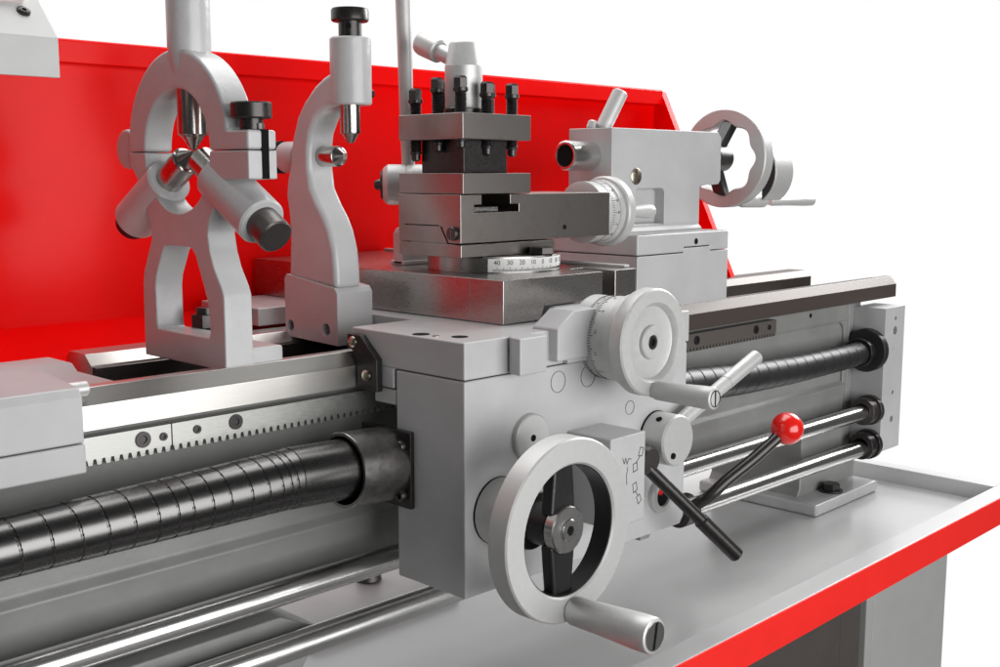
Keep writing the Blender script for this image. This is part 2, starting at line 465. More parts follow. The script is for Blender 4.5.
# =================================================================== CARRIAGE
ca = thing('carriage', 'grey saddle and apron with two handwheels in the middle of the bed', 'carriage', (150, 100, -24))
b = B()
b.box(0, 306, 0, 141, -30.5, 0)                                        # front wing
b.box(74, 300, 141, 320, -22, -.2)                                     # bridge
b.box(20, 306, 314, 420, -18, 0)                                       # rear wing
b.prism([(45, -18), (78, -18), (78, 2), (52, 2), (47, -6)], 'z', -30.3, .3)
b.prism([(118, -30), (256, -30), (256, 4), (118, 4)], 'y', -6, 30)
b.box(0, 40, 86, 128, -48, -30)                                        # keeper under the left wing
part('saddle', b, GREY, ca, 1.6, 3)
b = B()
b.prism([(0, -211), (0, -31.3), (303, -31.3), (303, -206), (297, -213.5)], 'y', 0, 83)
ap = part('apron', b, APRON, ca, 1.6, 3)
part('keeper_plate', B().box(0.8, 34, 84, 112, -62, -48.8), GREY, ca, 1)
part('seam_strip', B().box(3, 300, 3, 80, -31.6, -30.2), DARK, ca)
for x, y, r in ((22, 28, 7), (10, 62, 7.5)):
    part('counterbored_hole', B().cyl((x, y, -.5), (x, y, .25), r, seg=28), DARK, ca)
part('oiler', B().ring((11, 45, -.2), (11, 45, .5), 1.5, 3), BRASS, ca)

# way wiper on the left side
b = B().prism([(97, -47), (97, -21), (102, -15), (120, -5), (138, -4), (140, -16), (128.5, -23), (126, -32), (127, -51), (112, -51)], 'x', -7, -.3)
b = B().prism([(100, -52), (100, -24), (122, -5), (139, -5), (140, -17), (132.5, -19), (126.5, -31), (126.5, -52)], 'x', -7, -.3)
ww = part('way_wiper', b, OXIDE, ca, .8)
for y, z in ((131, -11.5), (113, -39)):
    part('wiper_screw', B().lathe((-7, y, z), (-1, 0, 0), [(0, 5), (1.5, 4.8), (3, 3.4), (3.6, 1.2)], 20), BRASS, ww)

part('way_wiper', B().box(-6, 19.6, 330, 352, -12, 4), OXIDE, ca, 1)
# cover discs and plugs on the apron front
def disc(x, z, r, h, mat, hole=0, nm='cover_disc'):
    p = part(nm, B().lathe((x, .5, z), (0, -1, 0), [(0, r), (h - 1, r), (h, r - 1.2)], 44), mat, ca)
    if hole: part('screw_hole', B().cyl((x, -h + .6, z), (x, -h + .2, z), hole, seg=18), DARK, p)
    return p
disc(75, -88, 20.5, 6, CAST, 3)
def groove(x, z, r):
    part('plug_ring', B().ring((x, .3, z), (x, -.35, z), r - .38, r, 40), OXIDE, ca)
groove(112, -45.5, 9.5); groove(152, -45.5, 9.8); groove(213, -83, 6.6)
part('cover_disc', B().lathe((150, .5, -142), (0, -1, 0), [(0, 15), (8, 15), (9, 13)], 36), OXIDE, ca)

# --- apron handwheel
HX, HZ = 37.5, -143.5
def rim(o, d, R, r, w, seg=96, rmod=None):
    e = 1.3
    prof = [(0, r + 1.6), (0, R - e), (e, R), (w - e, R), (w, R - e), (w, r + 1.6), (w - 1.6, r), (1.6, r)]
    return B().lathe(o, d, prof, seg, True, rmod)
hw = part('apron_handwheel', rim((HX, -60.5, HZ), (0, -1, 0), 73.5, 52.5, 20), CAST, ca)
part('rim_lining', B().ring((HX, -61.1, HZ), (HX, -78.1, HZ), 51.6, 53, 80), IRON, hw)
b = B(); b.cyl((HX, .6, HZ), (HX, -32, HZ), 28, seg=56, c=1)
part('hub_sleeve', b, CAST, hw)
part('contact_shade_ring', B().ring((HX, .4, HZ), (HX, -1.6, HZ), 27.5, 28.3, 56), DARK, hw)  # black ring paints the contact shadow where the sleeve meets the apron
part('inner_collar', B().cyl((HX, -30, HZ), (HX, -42, HZ), 24, seg=48, c=1).cyl((HX, -40, HZ), (HX, -66, HZ), 17.5, seg=40), IRON, hw)
for sgn in (1, -1):
    b = B().prism([(HX - 15, HZ + sgn * 12), (HX + 15, HZ + sgn * 12), (HX + 11, HZ + sgn * 54), (HX - 11, HZ + sgn * 54)], 'y', -72.5, -60.5)
    part('spoke', b, IRON, hw, 3, 3)
part('hub_cap', B().lathe((HX, -68.5, HZ), (0, -1, 0), [(0, 19), (8, 19), (9, 18), (9, 9.6), (8.4, 9.4)], 48), TURNED, hw)
b = B().lathe((HX, -75.5, HZ), (0, -1, 0), [(0, 9), (3.4, 9), (4.2, 8.2), (4.2, 4), (2, 3.6)], 32)
part('hub_screw', b, CHROME, hw)
part('hub_socket', B().cyl((HX, -77.7, HZ), (HX, -78.1, HZ), 3.7, seg=6), DARK, hw)
def grip(o, d, L, r0, r1, seg=36, neck=None):
    prof = [(-3, r0 * .82), (0, r0 * .86), (3, r0), (L * .35, r0 * 1.06), (L * .8, r1), (L - 2.5, r1), (L - .7, r1 - .8), (L, r1 - 2.2)]
    return B().lathe(o, d, prof, seg)
hd = part('handle', grip((HX + 2.5, -80, HZ - 65), (0, -1, .02), 80, 11.5, 14), CAST, hw)
e = Vector((HX + 2.5, -160.2, HZ - 65 + 1.6))
part('slotted_screw', B().cyl(e + Vector((0, .4, 0)), e + Vector((0, -.6, 0)), 11.2, seg=32), TURNED, hd)
part('screw_slot', B().hexa([e + Vector((-3, -.5, -10)), e + Vector((-.4, -.5, -10)), e + Vector((3, -.5, 10)), e + Vector((.4, -.5, 10))],
                            [e + Vector((-3, -.9, -10)), e + Vector((-.4, -.9, -10)), e + Vector((3, -.9, 10)), e + Vector((.4, -.9, 10))]), DARK, hd)

# --- cross feed handwheel
CX, CZ = 176, -12.5
b = B().prism([(100, -26), (100, 2), (122, 16), (220, 16), (220, -26)], 'y', -10, 20)
part('screw_bracket', b, GREY_LT, ca, 2, 3)
dl = part('cross_feed_dial', B().lathe((CX, 14, CZ), (0, -1, 0), [(0, 35), (2, 37), (21, 37), (21.6, 36), (22.2, 36), (22.8, 37.5), (41, 37.5), (41.6, 36.2), (42.6, 36.2)], 96), CASTW, ca)
b = B()
def dial_ticks(b, o, d, R, n, t0, lens, a0=0, a1=2 * PI, every=5, th=.2):
    u, w, d = frame_of(d); o = Vector(o)
    for i in range(n):
        a = a0 + (a1 - a0) * i / n
        L = lens[1] if i % every == 0 else lens[0]
        rad = u * math.cos(a) + w * math.sin(a); tan = d.cross(rad)
        p = o + d * t0 + rad * (R - .3); h = tan * th
        b.hexa([p - h, p + h, p + h + d * L, p - h + d * L], [p - h + rad * .55, p + h + rad * .55, p + h + d * L + rad * .55, p - h + d * L + rad * .55])
def dial_nums(b, o, d, R, items, t0, size, up):
    u, w, d = frame_of(d); o = Vector(o)
    for a, s in items:
        vs, fs = text_mesh(s, size)
        rad0 = u * math.cos(a) + w * math.sin(a)
        out = []
        for p in vs:
            aa = a + up * p.x / R
            rad = u * math.cos(aa) + w * math.sin(aa)
            out.append(o + d * (t0 + p.y * (-up) * -1) + rad * (R + .25))
        b.add(out, fs)
dial_ticks(b, (CX, 14, CZ), (0, -1, 0), 37, 120, 15.5, (3.5, 5.5))
dial_ticks(b, (CX, 14, CZ), (0, -1, 0), 37.5, 100, 24, (3.5, 5.5))
dial_nums(b, (CX, 14, CZ), (0, -1, 0), 37.5, [(2 * PI * i / 12, str(i)) for i in range(12)], 32, 4.2, 1)
part('graduation', b, INK, dl)
b = B().lathe((CX, -28, CZ), (0, -1, 0), [(0, 39), (1.2, 40.5), (11, 41), (13, 46), (15, 47), (25.5, 47), (27, 45.5), (27, 35), (25, 33), (22, 31.5), (21.5, 30), (21.5, 15.5), (21, 15.2)], 96)
fw = part('cross_feed_handwheel', b, CASTW, ca)
part('hub_washer', B().lathe((CX, -48.5, CZ), (0, -1, 0), [(0, 14.6), (3.6, 14.6), (4.4, 13.8), (4.4, 6.6), (2.5, 6.2)], 40), CASTW, fw)
q = B(); socket_screw(q, (CX, -50.5, CZ), (0, -1, 0), 6, 2.2); part('hub_screw', q, OXIDE, fw)
part('hub_socket', B().cyl((CX, -51.2, CZ), (CX, -51.5, CZ), 2.8, seg=6), DARK, fw)
hd = part('handle', grip((CX + 1, -55, CZ - 42), (0, -1, .015), 62, 8.2, 9.8), CASTW, fw)
e = Vector((CX + 1, -117.1, CZ - 41))
part('slotted_screw', B().ring(e + Vector((0, .3, 0)), e + Vector((0, -.35, 0)), 6.6, 7.2), DARK, hd)
part('screw_slot', B().box(e.x - .6, e.x + .6, e.y - .35, e.y + .2, e.z - 6.6, e.z + 6.6), DARK, hd)

# --- selector box with its symbols
b = B().box(124.5, 173, -49, 1, -170, -91)
sb = part('selector_box', b, GREY_LT, ca, 1.4, 3)
b = B()
def stroke(b, pts, y=-49.05, t=.34):
    for p, q in zip(pts, pts[1:]):
        a = Vector((p[0], 0, p[1])); c = Vector((q[0], 0, q[1])); d = (c - a).normalized(); n = Vector((-d.z, 0, d.x)) * t
        a = a - d * t; c = c + d * t
        b.hexa([(v.x, y + .2, v.z) for v in (a - n, a + n, c + n, c - n)], [(v.x, y - .12, v.z) for v in (a - n, a + n, c + n, c - n)])
def quad(b, cx, cz, w, h, rot):
    c, s = math.cos(rot), math.sin(rot)
    pts = [(cx + x * c - z * s, cz + x * s + z * c) for x, z in ((-w, -h), (w, -h * .8), (w, h), (-w * .8, h), (-w, -h))]
    stroke(b, pts)
quad(b, 166.5, -108.5, 2.7, 3.9, -.3); quad(b, 158.5, -121, 2.9, 3.6, .1); stroke(b, [(159.4, -117.4), (164.8, -112.4)])
quad(b, 158.5, -139, 2.8, 3.9, .25); quad(b, 164.5, -150.5, 2.6, 3.5, .45); stroke(b, [(159.8, -143), (163, -147)])
stroke(b, [(141, -110), (143, -115), (145, -110.5), (147, -116), (149, -111.5), (153, -112.5)])
stroke(b, [(148, -119), (146.5, -126), (147, -134)])
part('symbol', b, INK, sb)

# --- half nut lever with round knob
kb = part('lever_boss', B().lathe((253, .5, -117), (0, -1, 0), [(0, 24.5), (26, 24.5), (28, 23)], 56), CAST, ca)
part('lever_seam', B().ring((253, .4, -117), (253, -1.6, -117), 24, 25.2, 56), DARK, kb)
for o_, d_ in (((244, -28.4, -130), (0, -1, 0)), ((240, -14, -96.2), (-.5, 0, .86))):
    o_ = Vector(o_); d_ = Vector(d_)
    part('set_screw', B().cyl(o_ - d_ * 1, o_ + d_ * .6, 3, seg=18), DARK, kb)
b = B(); p0 = Vector((262, -14, -108)); p1 = Vector((396, -22, -53))
b.cyl(p0, p0.lerp(p1, .62), 7.1, seg=28); 
part('engage_lever', b, CASTW, kb)
part('lever_grip', B().cyl(p0.lerp(p1, .6), p1, 7.6, seg=32, c=2.2), CAST, kb)

# --- black selector lever
hb = part('lever_hub', B().lathe((214, .5, -129), (0, -1, 0), [(0, 14), (24, 13), (27, 11)], 36), KNURL, ca)
p0 = Vector((212, -20, -135)); p1 = Vector((310, -60, -236))
part('selector_lever', B().cyl(p0 - (p1 - p0).normalized() * 5, p0.lerp(p1, .6), 6.2, seg=28).cyl(p0.lerp(p1, .57), p1, 7.6, seg=32, c=3), OXIDE, hb)
part('set_screw', B().cyl((216, -10, -116.2), (216.4, -10, -115.4), 2.6, seg=14), DARK, hb)
# oil sight glass
og = part('oil_sight_glass', B().lathe((261, .5, -176), (0, -1, 0), [(0, 17), (5, 17), (7, 15.4), (7, 11), (4, 10.4)], 44), CAST, ca)
part('glass_disc', B().cyl((261, -3, -176), (261, -4.2, -176), 10.8, seg=32), DARK, og)
part('red_dot', B().cyl((258, -3.8, -171), (258, -4.8, -171), 4.2, seg=20), BALLRED, og)
part('mounting_bracket', B().box(246, 262, 10, 40, -222, -212).box(220, 248, 12, 36, -218, -212), GREY_DK, ca, 1.5)
# right side pieces of the apron, past the cross feed wheel
part('right_tab', B().prism([(303, -62), (318, -70), (312, -110), (303, -110)], 'y', 18, 60), GREY, ca, 1)

# =================================================================== RED BALL CONTROL LEVER
bl = thing('control_lever', 'bent black lever tipped with a glossy red ball right of the apron', 'lever', (480, 118, -262))
path = [(468, 118, -261), (456, 102, -254), (449, 84, -243), (453, 68, -230), (470, 57, -213), (500, 42, -191), (536, 27, -164)]
P2 = [Vector(p) for p in path]
sm = []
for i in range(len(P2) - 1):
    for t in range(6):
        p_ = P2[max(i - 1, 0)]; a_ = P2[i]; b_ = P2[i + 1]; n_ = P2[min(i + 2, len(P2) - 1)]; tt = t / 6
        sm.append(.5 * ((2 * a_) + (b_ - p_) * tt + (2 * p_ - 5 * a_ + 4 * b_ - n_) * tt ** 2 + (3 * a_ - p_ - 3 * b_ + n_) * tt ** 3))
sm.append(P2[-1])
part('arm', B().tube(sm, 7), OXIDE, bl)
part('ball_knob', B().sphere((542, 25, -160), 19, 48), BALLRED, bl, ang=80)
part('clamp_collar', B().ring((458, 118, -261.5), (482, 118, -261.6), 11.6, 19), OXIDE, bl, 1)

# =================================================================== CROSS SLIDE
cs = thing('cross_slide', 'flat steel cross slide block lying across the carriage', 'cross slide', (185, 200, 0))
b = B().prism([(96, .3), (96, 39.6), (236, 39.6), (236, 30), (252, 30), (252, 39.6), (285, 39.6), (285, 12), (176, 12), (166, .3)], 'y', 50.4, 433)
b = B()
b.prism([(96, .4), (96, 39.6), (285, 39.6), (285, 13.5), (240, 13.5), (150, 12.5), (146, .4)], 'y', 92, 433)
b.prism([(96, .4), (96, 39.6), (233, 39.6), (233, 13.5), (150, 12.5), (146, .4)], 'y', 50.4, 92.2)
b.prism([(252, 8), (252, 39.6), (285, 39.6), (285, 8)], 'y', 50.4, 92.2)
part('slide', b, SLIDEM, cs, .8)
part('edge_strip', B().box(279, 286.5, 60, 430, 39.7, 42.5), CASTW, cs, .6)
part('gib', B().prism([(151, 1), (158, 12), (196, 12), (205, 1)], 'y', 44, 240), GREY, cs, .8)

# =================================================================== COMPOUND REST
cp = thing('compound_rest', 'grey steel top slide on a graduated round base above the cross slide', 'compound rest', (190, 155, 40))
RC = Vector((190, 155, 0)); RR = 66
sw = part('swivel_base', B().lathe((190, 155, 39.8), (0, 0, 1), [(0, RR - .8), (13.8, RR - .8), (14.8, RR - 2.2), (14.8, 8)], 128), SLIDEM, cp)
a_c = math.atan2(-641.6 - 155, -617.8 - 190)
b = B(); n = 40; A0, A1 = a_c - math.radians(4.5), a_c + math.radians(100)
vs = []
for i in range(n + 1):
    a = A0 + (A1 - A0) * i / n
    for r, z in ((RR - 3, 40.6), (RR, 40.6), (RR, 52.6), (RR - 1.2, 53.4), (RR - 3, 53.4)):
        vs.append((190 + r * math.cos(a), 155 + r * math.sin(a), z))
fs = [(i * 5 + k, i * 5 + (k + 1) % 5, (i + 1) * 5 + (k + 1) % 5, (i + 1) * 5 + k) for i in range(n) for k in range(5)]
fs += [(0, 1, 2, 3, 4), tuple(n * 5 + k for k in (4, 3, 2, 1, 0))]
gs = part('degree_scale', B().add(vs, fs), SCALE, sw)
b = B()
for i in range(-3, 100):
    if i % 2: pass
    a = a_c + math.radians(3.0 + i * 1.06)
    L = 4.2 if i % 10 == 0 else 3.2 if i % 5 == 0 else 2.1
    rad = Vector((math.cos(a), math.sin(a), 0)); tan = Vector((-math.sin(a), math.cos(a), 0)); p = RC + rad * (RR - .2) + Vector((0, 0, 41.2))
    h = tan * .17
    b.hexa([p - h, p + h, p + h + Vector((0, 0, L)), p - h + Vector((0, 0, L))], [p - h + rad * .4, p + h + rad * .4, p + h + rad * .4 + Vector((0, 0, L)), p - h + rad * .4 + Vector((0, 0, L))])
for k, s in enumerate(('40', '30', '20', '10', '0', '10', '20', '30', '40')):
    a = a_c + math.radians(3.0 + k * 10.6)
    vs, fs = text_mesh(s, 6.2)
    b.add([Vector((190 + (RR + .2) * math.cos(a + v.x / RR), 155 + (RR + .2) * math.sin(a + v.x / RR), 49.3 + v.y)) for v in vs], fs)
part('graduation', b, INK, gs)
part('slide_base', B().prism([(116.5, 55), (116.5, 67), (130, 67.4), (203, 67.4), (203, 55)], 'x', 108.5, 238), DSTEEL, cp, .8)
b = B()
# dovetail top slide with a T slot in front
L_, R_ = 108.5, 324.5
b.prism([(L_, 68.3), (L_, 113), (136, 113), (136, 103.6), (126, 103.6), (126, 96.5), (186, 96.5), (186, 103.6), (174, 103.6), (174, 113), (R_, 113), (R_, 68.3)], 'y', 116.7, 203)
part('top_slide', b, DSTEEL, cp, .6)
part('slide_way', B().prism([(136, 67.4), (144, 82), (187, 82), (187, 67.4)], 'x', 109, 236), DSTEEL, cp, .3)
part('t_slot_nut', B().box(127, 160, 119, 158, 97.0, 101.5), STEEL, cp, .6)
part('t_slot_back', B().box(126.3, 185.7, 186, 190, 96.8, 112.5), DARK, cp)
part('gib_screw', B().lathe((108.3, 126, 77.5), (-1, 0, 0), [(0, 6.5), (3, 6.5), (4, 5.5), (4, .5)], 28).box(103.7, 104.6, 125.4, 126.6, 72, 83), KNURL, cp, .3)
part('gib_line', B().box(108.2, 108.9, 146, 194, 83.6, 84.6).hexa([(108.2, 133, 68.6), (108.2, 134.6, 68.6), (108.2, 144, 83.4), (108.2, 142.4, 83.4)], [(108.9, 133, 68.6), (108.9, 134.6, 68.6), (108.9, 144, 83.4), (108.9, 142.4, 83.4)]), DARK, cp)
part('oil_hole', B().cyl((253, 116.9, 79), (253, 116.3, 79), 2.4, seg=16), DARK, cp)
part('clamp_bolt', B().hexnut((205, 104, 54.8), (205, 104, 62), 13), OXIDE, cp, 1)
# handwheel with dial at its right end
b = B().lathe((329, 160, 91), (1, 0, 0), [(0, 30), (1, 33), (26, 33), (27, 34.5), (34, 34.5), (35, 33.5), (36, 37), (38, 38.5), (47, 38.5), (49, 36.5), (49, 10)], 84)
ch = part('compound_handwheel', b, CASTW, cp)
b = B(); dial_ticks(b, (329, 160, 91), (1, 0, 0), 33, 80, 14, (4, 7)); dial_nums(b, (329, 160, 91), (1, 0, 0), 33, [(2 * PI * i / 16, str(i)) for i in range(16)], 24.5, 6, 1)
part('graduation', b, INK, ch)
part('handle', grip((377, 146, 90), (1, -.02, 0), 58, 5.2, 8), CASTW, ch)
part('handle_stud', B().cyl((370, 134, 101), (384, 134, 101), 3.2), STEEL, ch)

# =================================================================== TOOL POST
tp = thing('tool_post', 'square steel tool post with black clamp screws standing on the compound rest', 'tool post', (154, 158, 113))
part('base_plate', B().box(108.6, 199.4, 113.6, 202, 113.6, 132.7), TOOLST, tp, .7)
part('core', B().box(125, 183, 129.5, 187.5, 132.7, 163.4), OXIDE, tp, .8)
part('top_plate', B().box(108.6, 199.4, 113.6, 202, 163.4, 187.2), TOOLST, tp, .9)
part('seat_ring', B().cyl((154, 159, 187), (154, 159, 194), 19, seg=56, c=.8), OXIDE, tp)
ch = part('clamp_hub', B().lathe((154, 159, 193.5), (0, 0, 1), [(0, 17.4), (1, 18), (39.6, 18), (40.2, 17.6), (60, 13.8), (61.4, 12.6), (61.6, 4)], 64), CAST, tp)
a_ = Vector((150, 168, 240)); e_ = Vector((150, 214, 259))
d_ = (e_ - a_).normalized()
lv = part('clamp_lever', B().cyl(a_, a_ + d_ * 26, 7.8, seg=28), CAST, ch)
part('lever_knob', B().lathe(a_ + d_ * 22, d_, [(0, 9.6), (1, 11.2), (24, 12), (27, 11.4), (29.5, 8), (30, 3)], 40), CAST, lv)
heads = {(120, 128): (221, 155), (120, 159): (221, 152), (120, 190): (212.5, 143.5), (154, 128): (217.5, 149), (188, 128): (217.5, 148), (188, 159): (220, 152), (188, 190): (219, 150), (154, 190): (221, 152)}
for (x, y), (zt, zb) in heads.items():
    prof = [(0, 2.4), (1.5, 4.2), (6.5, 4.4), (7, 5.4), (8, 5.6)]
    L = zt - zb
    t = 8.0
    while t + 2.0 < L - 14.5:
        prof += [(t + 1.0, 5.9), (t + 2.0, 4.8)]; t += 2.0
    prof += [(L - 14.5, 5.8), (L - 13.8, 7.0), (L - 11, 7.0), (L - 10.6, 6.4), (L - 10.4, 4)]
    b = B().lathe((x, y, zb), (0, 0, 1), prof, 20)
    b.lathe((x, y, zt - 10.8), (0, 0, 1), [(0, 6.9), (8.4, 6.9), (10.4, 5.2)], 6)
    part('clamp_screw', b, OXIDE, tp, ang=28)

# =================================================================== STEADY REST
SX = -128.4; YC, ZC = 203, 150
st = thing('steady_rest', 'grey cast steady rest with three centring fingers standing on the bed ways', 'steady rest', (-105, YC, -24))
def rel(pts): return [(YC + y, z) for y, z in pts]
T = 26
ri, ro = 50, 78
up = [(YC + ro * math.cos(a), ZC + 1.2 + (ro + 2) * math.sin(a)) for a in [math.radians(t) for t in range(12, 163, 5)]]
up = [(YC + 77, ZC + .3)] + up[:]
ear_top = [(YC - 75, 166), (YC - 80, 165.5), (YC - 104, 165), (YC - 104, ZC + .3)]
inner_up = [(YC + ri * math.cos(a), ZC + .3 + ri * math.sin(a)) for a in [math.radians(t) for t in range(180, -1, -6)]]
outer = up[:]
outer = [p for p in outer if not (p[0] < YC - 74 and p[1] < 167)]
prof_up = outer + ear_top + inner_up
b = B().prism(prof_up, 'x', SX, SX + T)
b.prism(circ(YC + 87, 153, 17, 24), 'x', SX + 2, SX + T - 2)
uh = part('upper_half', b, CASTP, st, 2.4, 3)
b = B().lathe((SX + 14, YC - 3, 300), (0, 0, -1), [(0, 15), (2, 17.4), (66, 17.4), (78, 16.2), (92, 13.2), (97, 12.2)], 48)
part('hinge_post', b, CASTP, uh)
inner_lo = [(YC + ri * math.cos(a), ZC - .3 + ri * math.sin(a)) for a in [math.radians(t) for t in range(0, -181, -6)]]
right = [(YC - 104, ZC - .3), (YC - 104, 128), (YC - 68, 127), (YC - 60, 112), (YC - 47, 96), (YC - 43, 84), (YC - 46, 70), (YC - 51, 58), (YC - 61, 43), (YC - 64, 36), (YC - 64, -24)]
left = [(YC + 64, -24), (YC + 63, 38), (YC + 60, 50), (YC + 46, 76), (YC + 44, 84), (YC + 48, 96), (YC + 60, 112), (YC + 66, 128), (YC + 77, 140), (YC + 77, ZC - .3)]
hole = [(YC - 14, 73), (YC - 20, 71), (YC - 24, 66), (YC - 34, 44), (YC - 39, 32), (YC - 41, 22), (YC - 42, 5), (YC - 40, 1), (YC + 40, 1), (YC + 42, 5), (YC + 42, 36), (YC + 40, 46), (YC + 28, 67), (YC + 23, 72), (YC + 16, 73)]
prof = right + left + inner_lo[::1][0:0]
prof_lo = inner_lo + right[0:] + left
b = B().prism([p for p in prof_lo], 'x', SX, SX + T, [hole])
lh = part('lower_half', b, CASTP, st, 2.0, 3, flat=True)
part('base_flange', B().box(SX + 1, SX + 56, YC - 62.5, YC + 62.5, -23.9, -8), CASTP, st, 2.5, 3)
XM = SX + 14
def finger(dirv, t0, t1, boss0, boss1, knob1, knobmat):
    d = Vector(dirv).normalized(); c = Vector((XM, YC - 4, ZC))
    f = part('finger', B().lathe(c + d * t0, d, [(0, 1.6), (2, 3.2), (11, 9.2), (11.6, 10.8), (13, 12), (t1 - t0, 12)], 40), FINGER, st)
    if boss1:
        part('finger_boss', B().lathe(c + d * boss0, d, [(0, 13), (0, 17), (2, 19), (boss1 - boss0 - 1.5, 19.4), (boss1 - boss0, 18), (boss1 - boss0, 12)], 48), CASTP, st)
        part('adjusting_knob', B().lathe(c + d * (boss1 - 3), d, [(0, 13.8), (knob1 - boss1 + 1.8, 13.8), (knob1 - boss1 + 3, 12.6)], 48), knobmat, f)
    return f
finger((0, 0, 1), 1, 62, 0, 0, 0, KNURL)
finger((0, -.866, -.5), 1.5, 70, 40, 110, 131, KNURL)
finger((0, .866, -.5), 1.5, 70, 46, 116, 129, OXIDE)
# swing bolt clamp on the ear
part('ear_slot', B().box(SX + 12, SX + 18.5, YC - 104.4, YC - 82, 128.2, 165.4), DARK, st)
cb = part('clamp_stud', B().cyl((SX + 15.2, YC - 96, 132), (SX + 15.2, YC - 96, 170), 4.6, seg=20), KNURL, st)
part('clamp_nut', B().lathe((SX + 13, YC - 90, 165.5), (0, 0, 1), [(0, 9), (8, 9), (8.2, 14.6), (9.2, 15.6), (19.5, 15.6), (20.6, 14.8), (20.6, 3)], 56), OXIDE, cb)
part('hold_down_bolt', B().cyl((SX + 36, YC + 24, -8), (SX + 36, YC + 24, 0), 17, seg=32).hexnut((SX + 36, YC + 24, 0), (SX + 36, YC + 24, 12), 12).cyl((SX + 36, YC + 24, 11), (SX + 36, YC + 24, 18), 7.5, seg=20), OXIDE, st, .8)

# =================================================================== FOLLOW REST
fw_ = thing('follow_rest', 'grey C-shaped follow rest with two fingers bolted beside the cross slide', 'follow rest', (50, 240, -26))
b = B().prism([(200, -27), (200, 22), (204, 27), (279, 36), (283, 32), (283, -25)], 'x', 30, 72, [circ(275, -14, 5.6, 20), circ(218, -13, 5.8, 20)])
part('base_block', b, CASTP, fw_, 2.4, 3)
part('hole_backing', B().box(40, 41, 206, 281, -22, 20), DARK, fw_)
back = [(278, 33), (277, 50), (275, 75), (277, 96), (280, 112), (277, 128), (272, 140), (271, 152), (267, 166), (259, 185), (247, 199), (231, 212), (218, 219), (206, 223)]
front = [(184, 192), (200, 194), (216, 192), (230, 183), (239, 169), (242, 155), (242, 138), (239, 119), (229, 104), (219, 92), (212, 80), (206, 62), (204, 45), (203, 26)]
b = B().prism(back + [(200, 223)] + front[1:], 'x', 31.5, 62)
part('c_arm', b, CASTP, fw_, 5, 4)
b = B().lathe((49, 198, 194), (0, 0, 1), [(0, 15), (0, 17.4), (1.6, 18.8), (58.5, 18.8), (60, 17.5), (60, 10)], 48)
part('finger_boss', b, CASTP, fw_)
b = B().lathe((49, 288, 148), (0, 1, 0), [(-14, 15), (12, 15), (13.5, 14), (13.5, 9)], 40)
part('finger_boss', b, CASTP, fw_)
f = part('finger', B().lathe((49, 200, 160), (0, 0, 1), [(0, 2.8), (8, 7.6), (8.6, 8.8), (10, 9.2), (44, 9.2)], 36), FINGER, fw_)
part('adjusting_knob', B().lathe((49, 198, 253), (0, 0, 1), [(0, 10.5), (15, 10.5), (15.2, 16), (16.4, 17), (25, 17), (26.6, 16), (26.6, 2)], 44), OXIDE, f)
part('knob_pin_hole', B().cyl((41.5, 191, 263.5), (40.8, 190.3, 263.5), 2.6, seg=14), DARK, f)
f = part('finger', B().lathe((49, 209, 148), (0, 1, 0), [(0, 2.8), (8, 8), (8.6, 9.2), (10, 9.6), (45, 9.6)], 36), FINGER, fw_)
part('adjusting_knob', B().lathe((49, 300, 148), (0, 1, 0), [(0, 10), (8, 10), (8, 16), (20, 16)], 40), OXIDE, f)
part('lock_screw', B().cyl((66, 196, 205), (72, 196, 205), 4, seg=18), OXIDE, fw_)

# =================================================================== REAR LEVER
rl = thing('lever', 'long pale grey rod rising from a white barrel behind the tool post', 'lever', (150, 250, 42))
part('barrel', B().lathe((141, 266, 121), (.75, -.66, 0), [(0, 10), (0, 14), (2, 17.5), (6, 20.5), (24, 20.5), (24.4, 20), (25, 20), (25.4, 20.5), (40, 20.5), (48, 17), (50, 12)], 56), CASTW, rl)
part('end_nut', B().lathe((141.7, 265.3, 121), (-.75, .66, 0), [(0, 15.5), (2.5, 14), (3, 6), (6, 5.4), (9, 3.5)], 24), OXIDE, rl)
part('rod', B().tube([(163, 250, 136), (161, 250, 180), (160, 250, 240), (158.5, 250, 300), (157, 250, 360)], [6.6, 6.9, 7.4, 8, 8.6], 28), CASTW, rl)
part('pedestal', B().prism([(147, 40), (147, 72), (151, 77), (162, 79), (176, 84), (190, 108), (206, 108), (206, 40)], 'y', 243, 257).box(147, 206, 240, 262, 39.8, 44), CASTW, rl, 1)

# =================================================================== TAILSTOCK
ts = thing('tailstock', 'grey cast tailstock with quill and spoked handwheel at the right of the bed', 'tailstock', (500, 208, -22))
b = B()
recess = [(445, 72), (445, 111), (449, 115), (498, 115), (502, 111), (502, 72)]
b.recessed([(401, 60), (401, 183.5), (613, 183.5), (620, 177), (620, 124), (616, 119), (575, 117), (575, 60)], recess, 176.2, 240, 191)
b.prism([(171, 60), (172, 66), (180, 74), (240, 74), (250, 60)], 'x', 401, 575)
tb = part('body', b, GREY, ts, 2.4, 3, flat=True)
b = B().prism([(401, 41.2), (401, 64), (583, 64), (583, 41.2), (544, 41.2), (544, 47), (491, 47), (491, 41.2)], 'y', 138, 282)
part('upper_base', b, GREY, ts, 2, 3)
b = B().prism([(401.5, -22), (401.5, 40.2), (490.2, 40.2), (490.2, 46), (544.8, 46), (544.8, 40.2), (583, 40.2), (583, -22)], 'y', 138.2, 282)
part('lower_base', b, GREY, ts, 1.2, 2)
part('adjusting_screw_hole', B().cyl((514, 138.3, 53), (514, 137.6, 53), 3.6, seg=18), DARK, ts)
part('quill', B().lathe((357, 208, 152), (1, 0, 0), [(14, 9), (4, 11.5), (0, 12.6), (-.3, 14.6), (0, 15.4), (1.2, 16.6), (60, 16.6)], 56), CHROME, ts)
part('quill_bore', B().cyl((358.5, 208, 152), (366, 208, 152), 12.4, seg=36), DARK, ts)
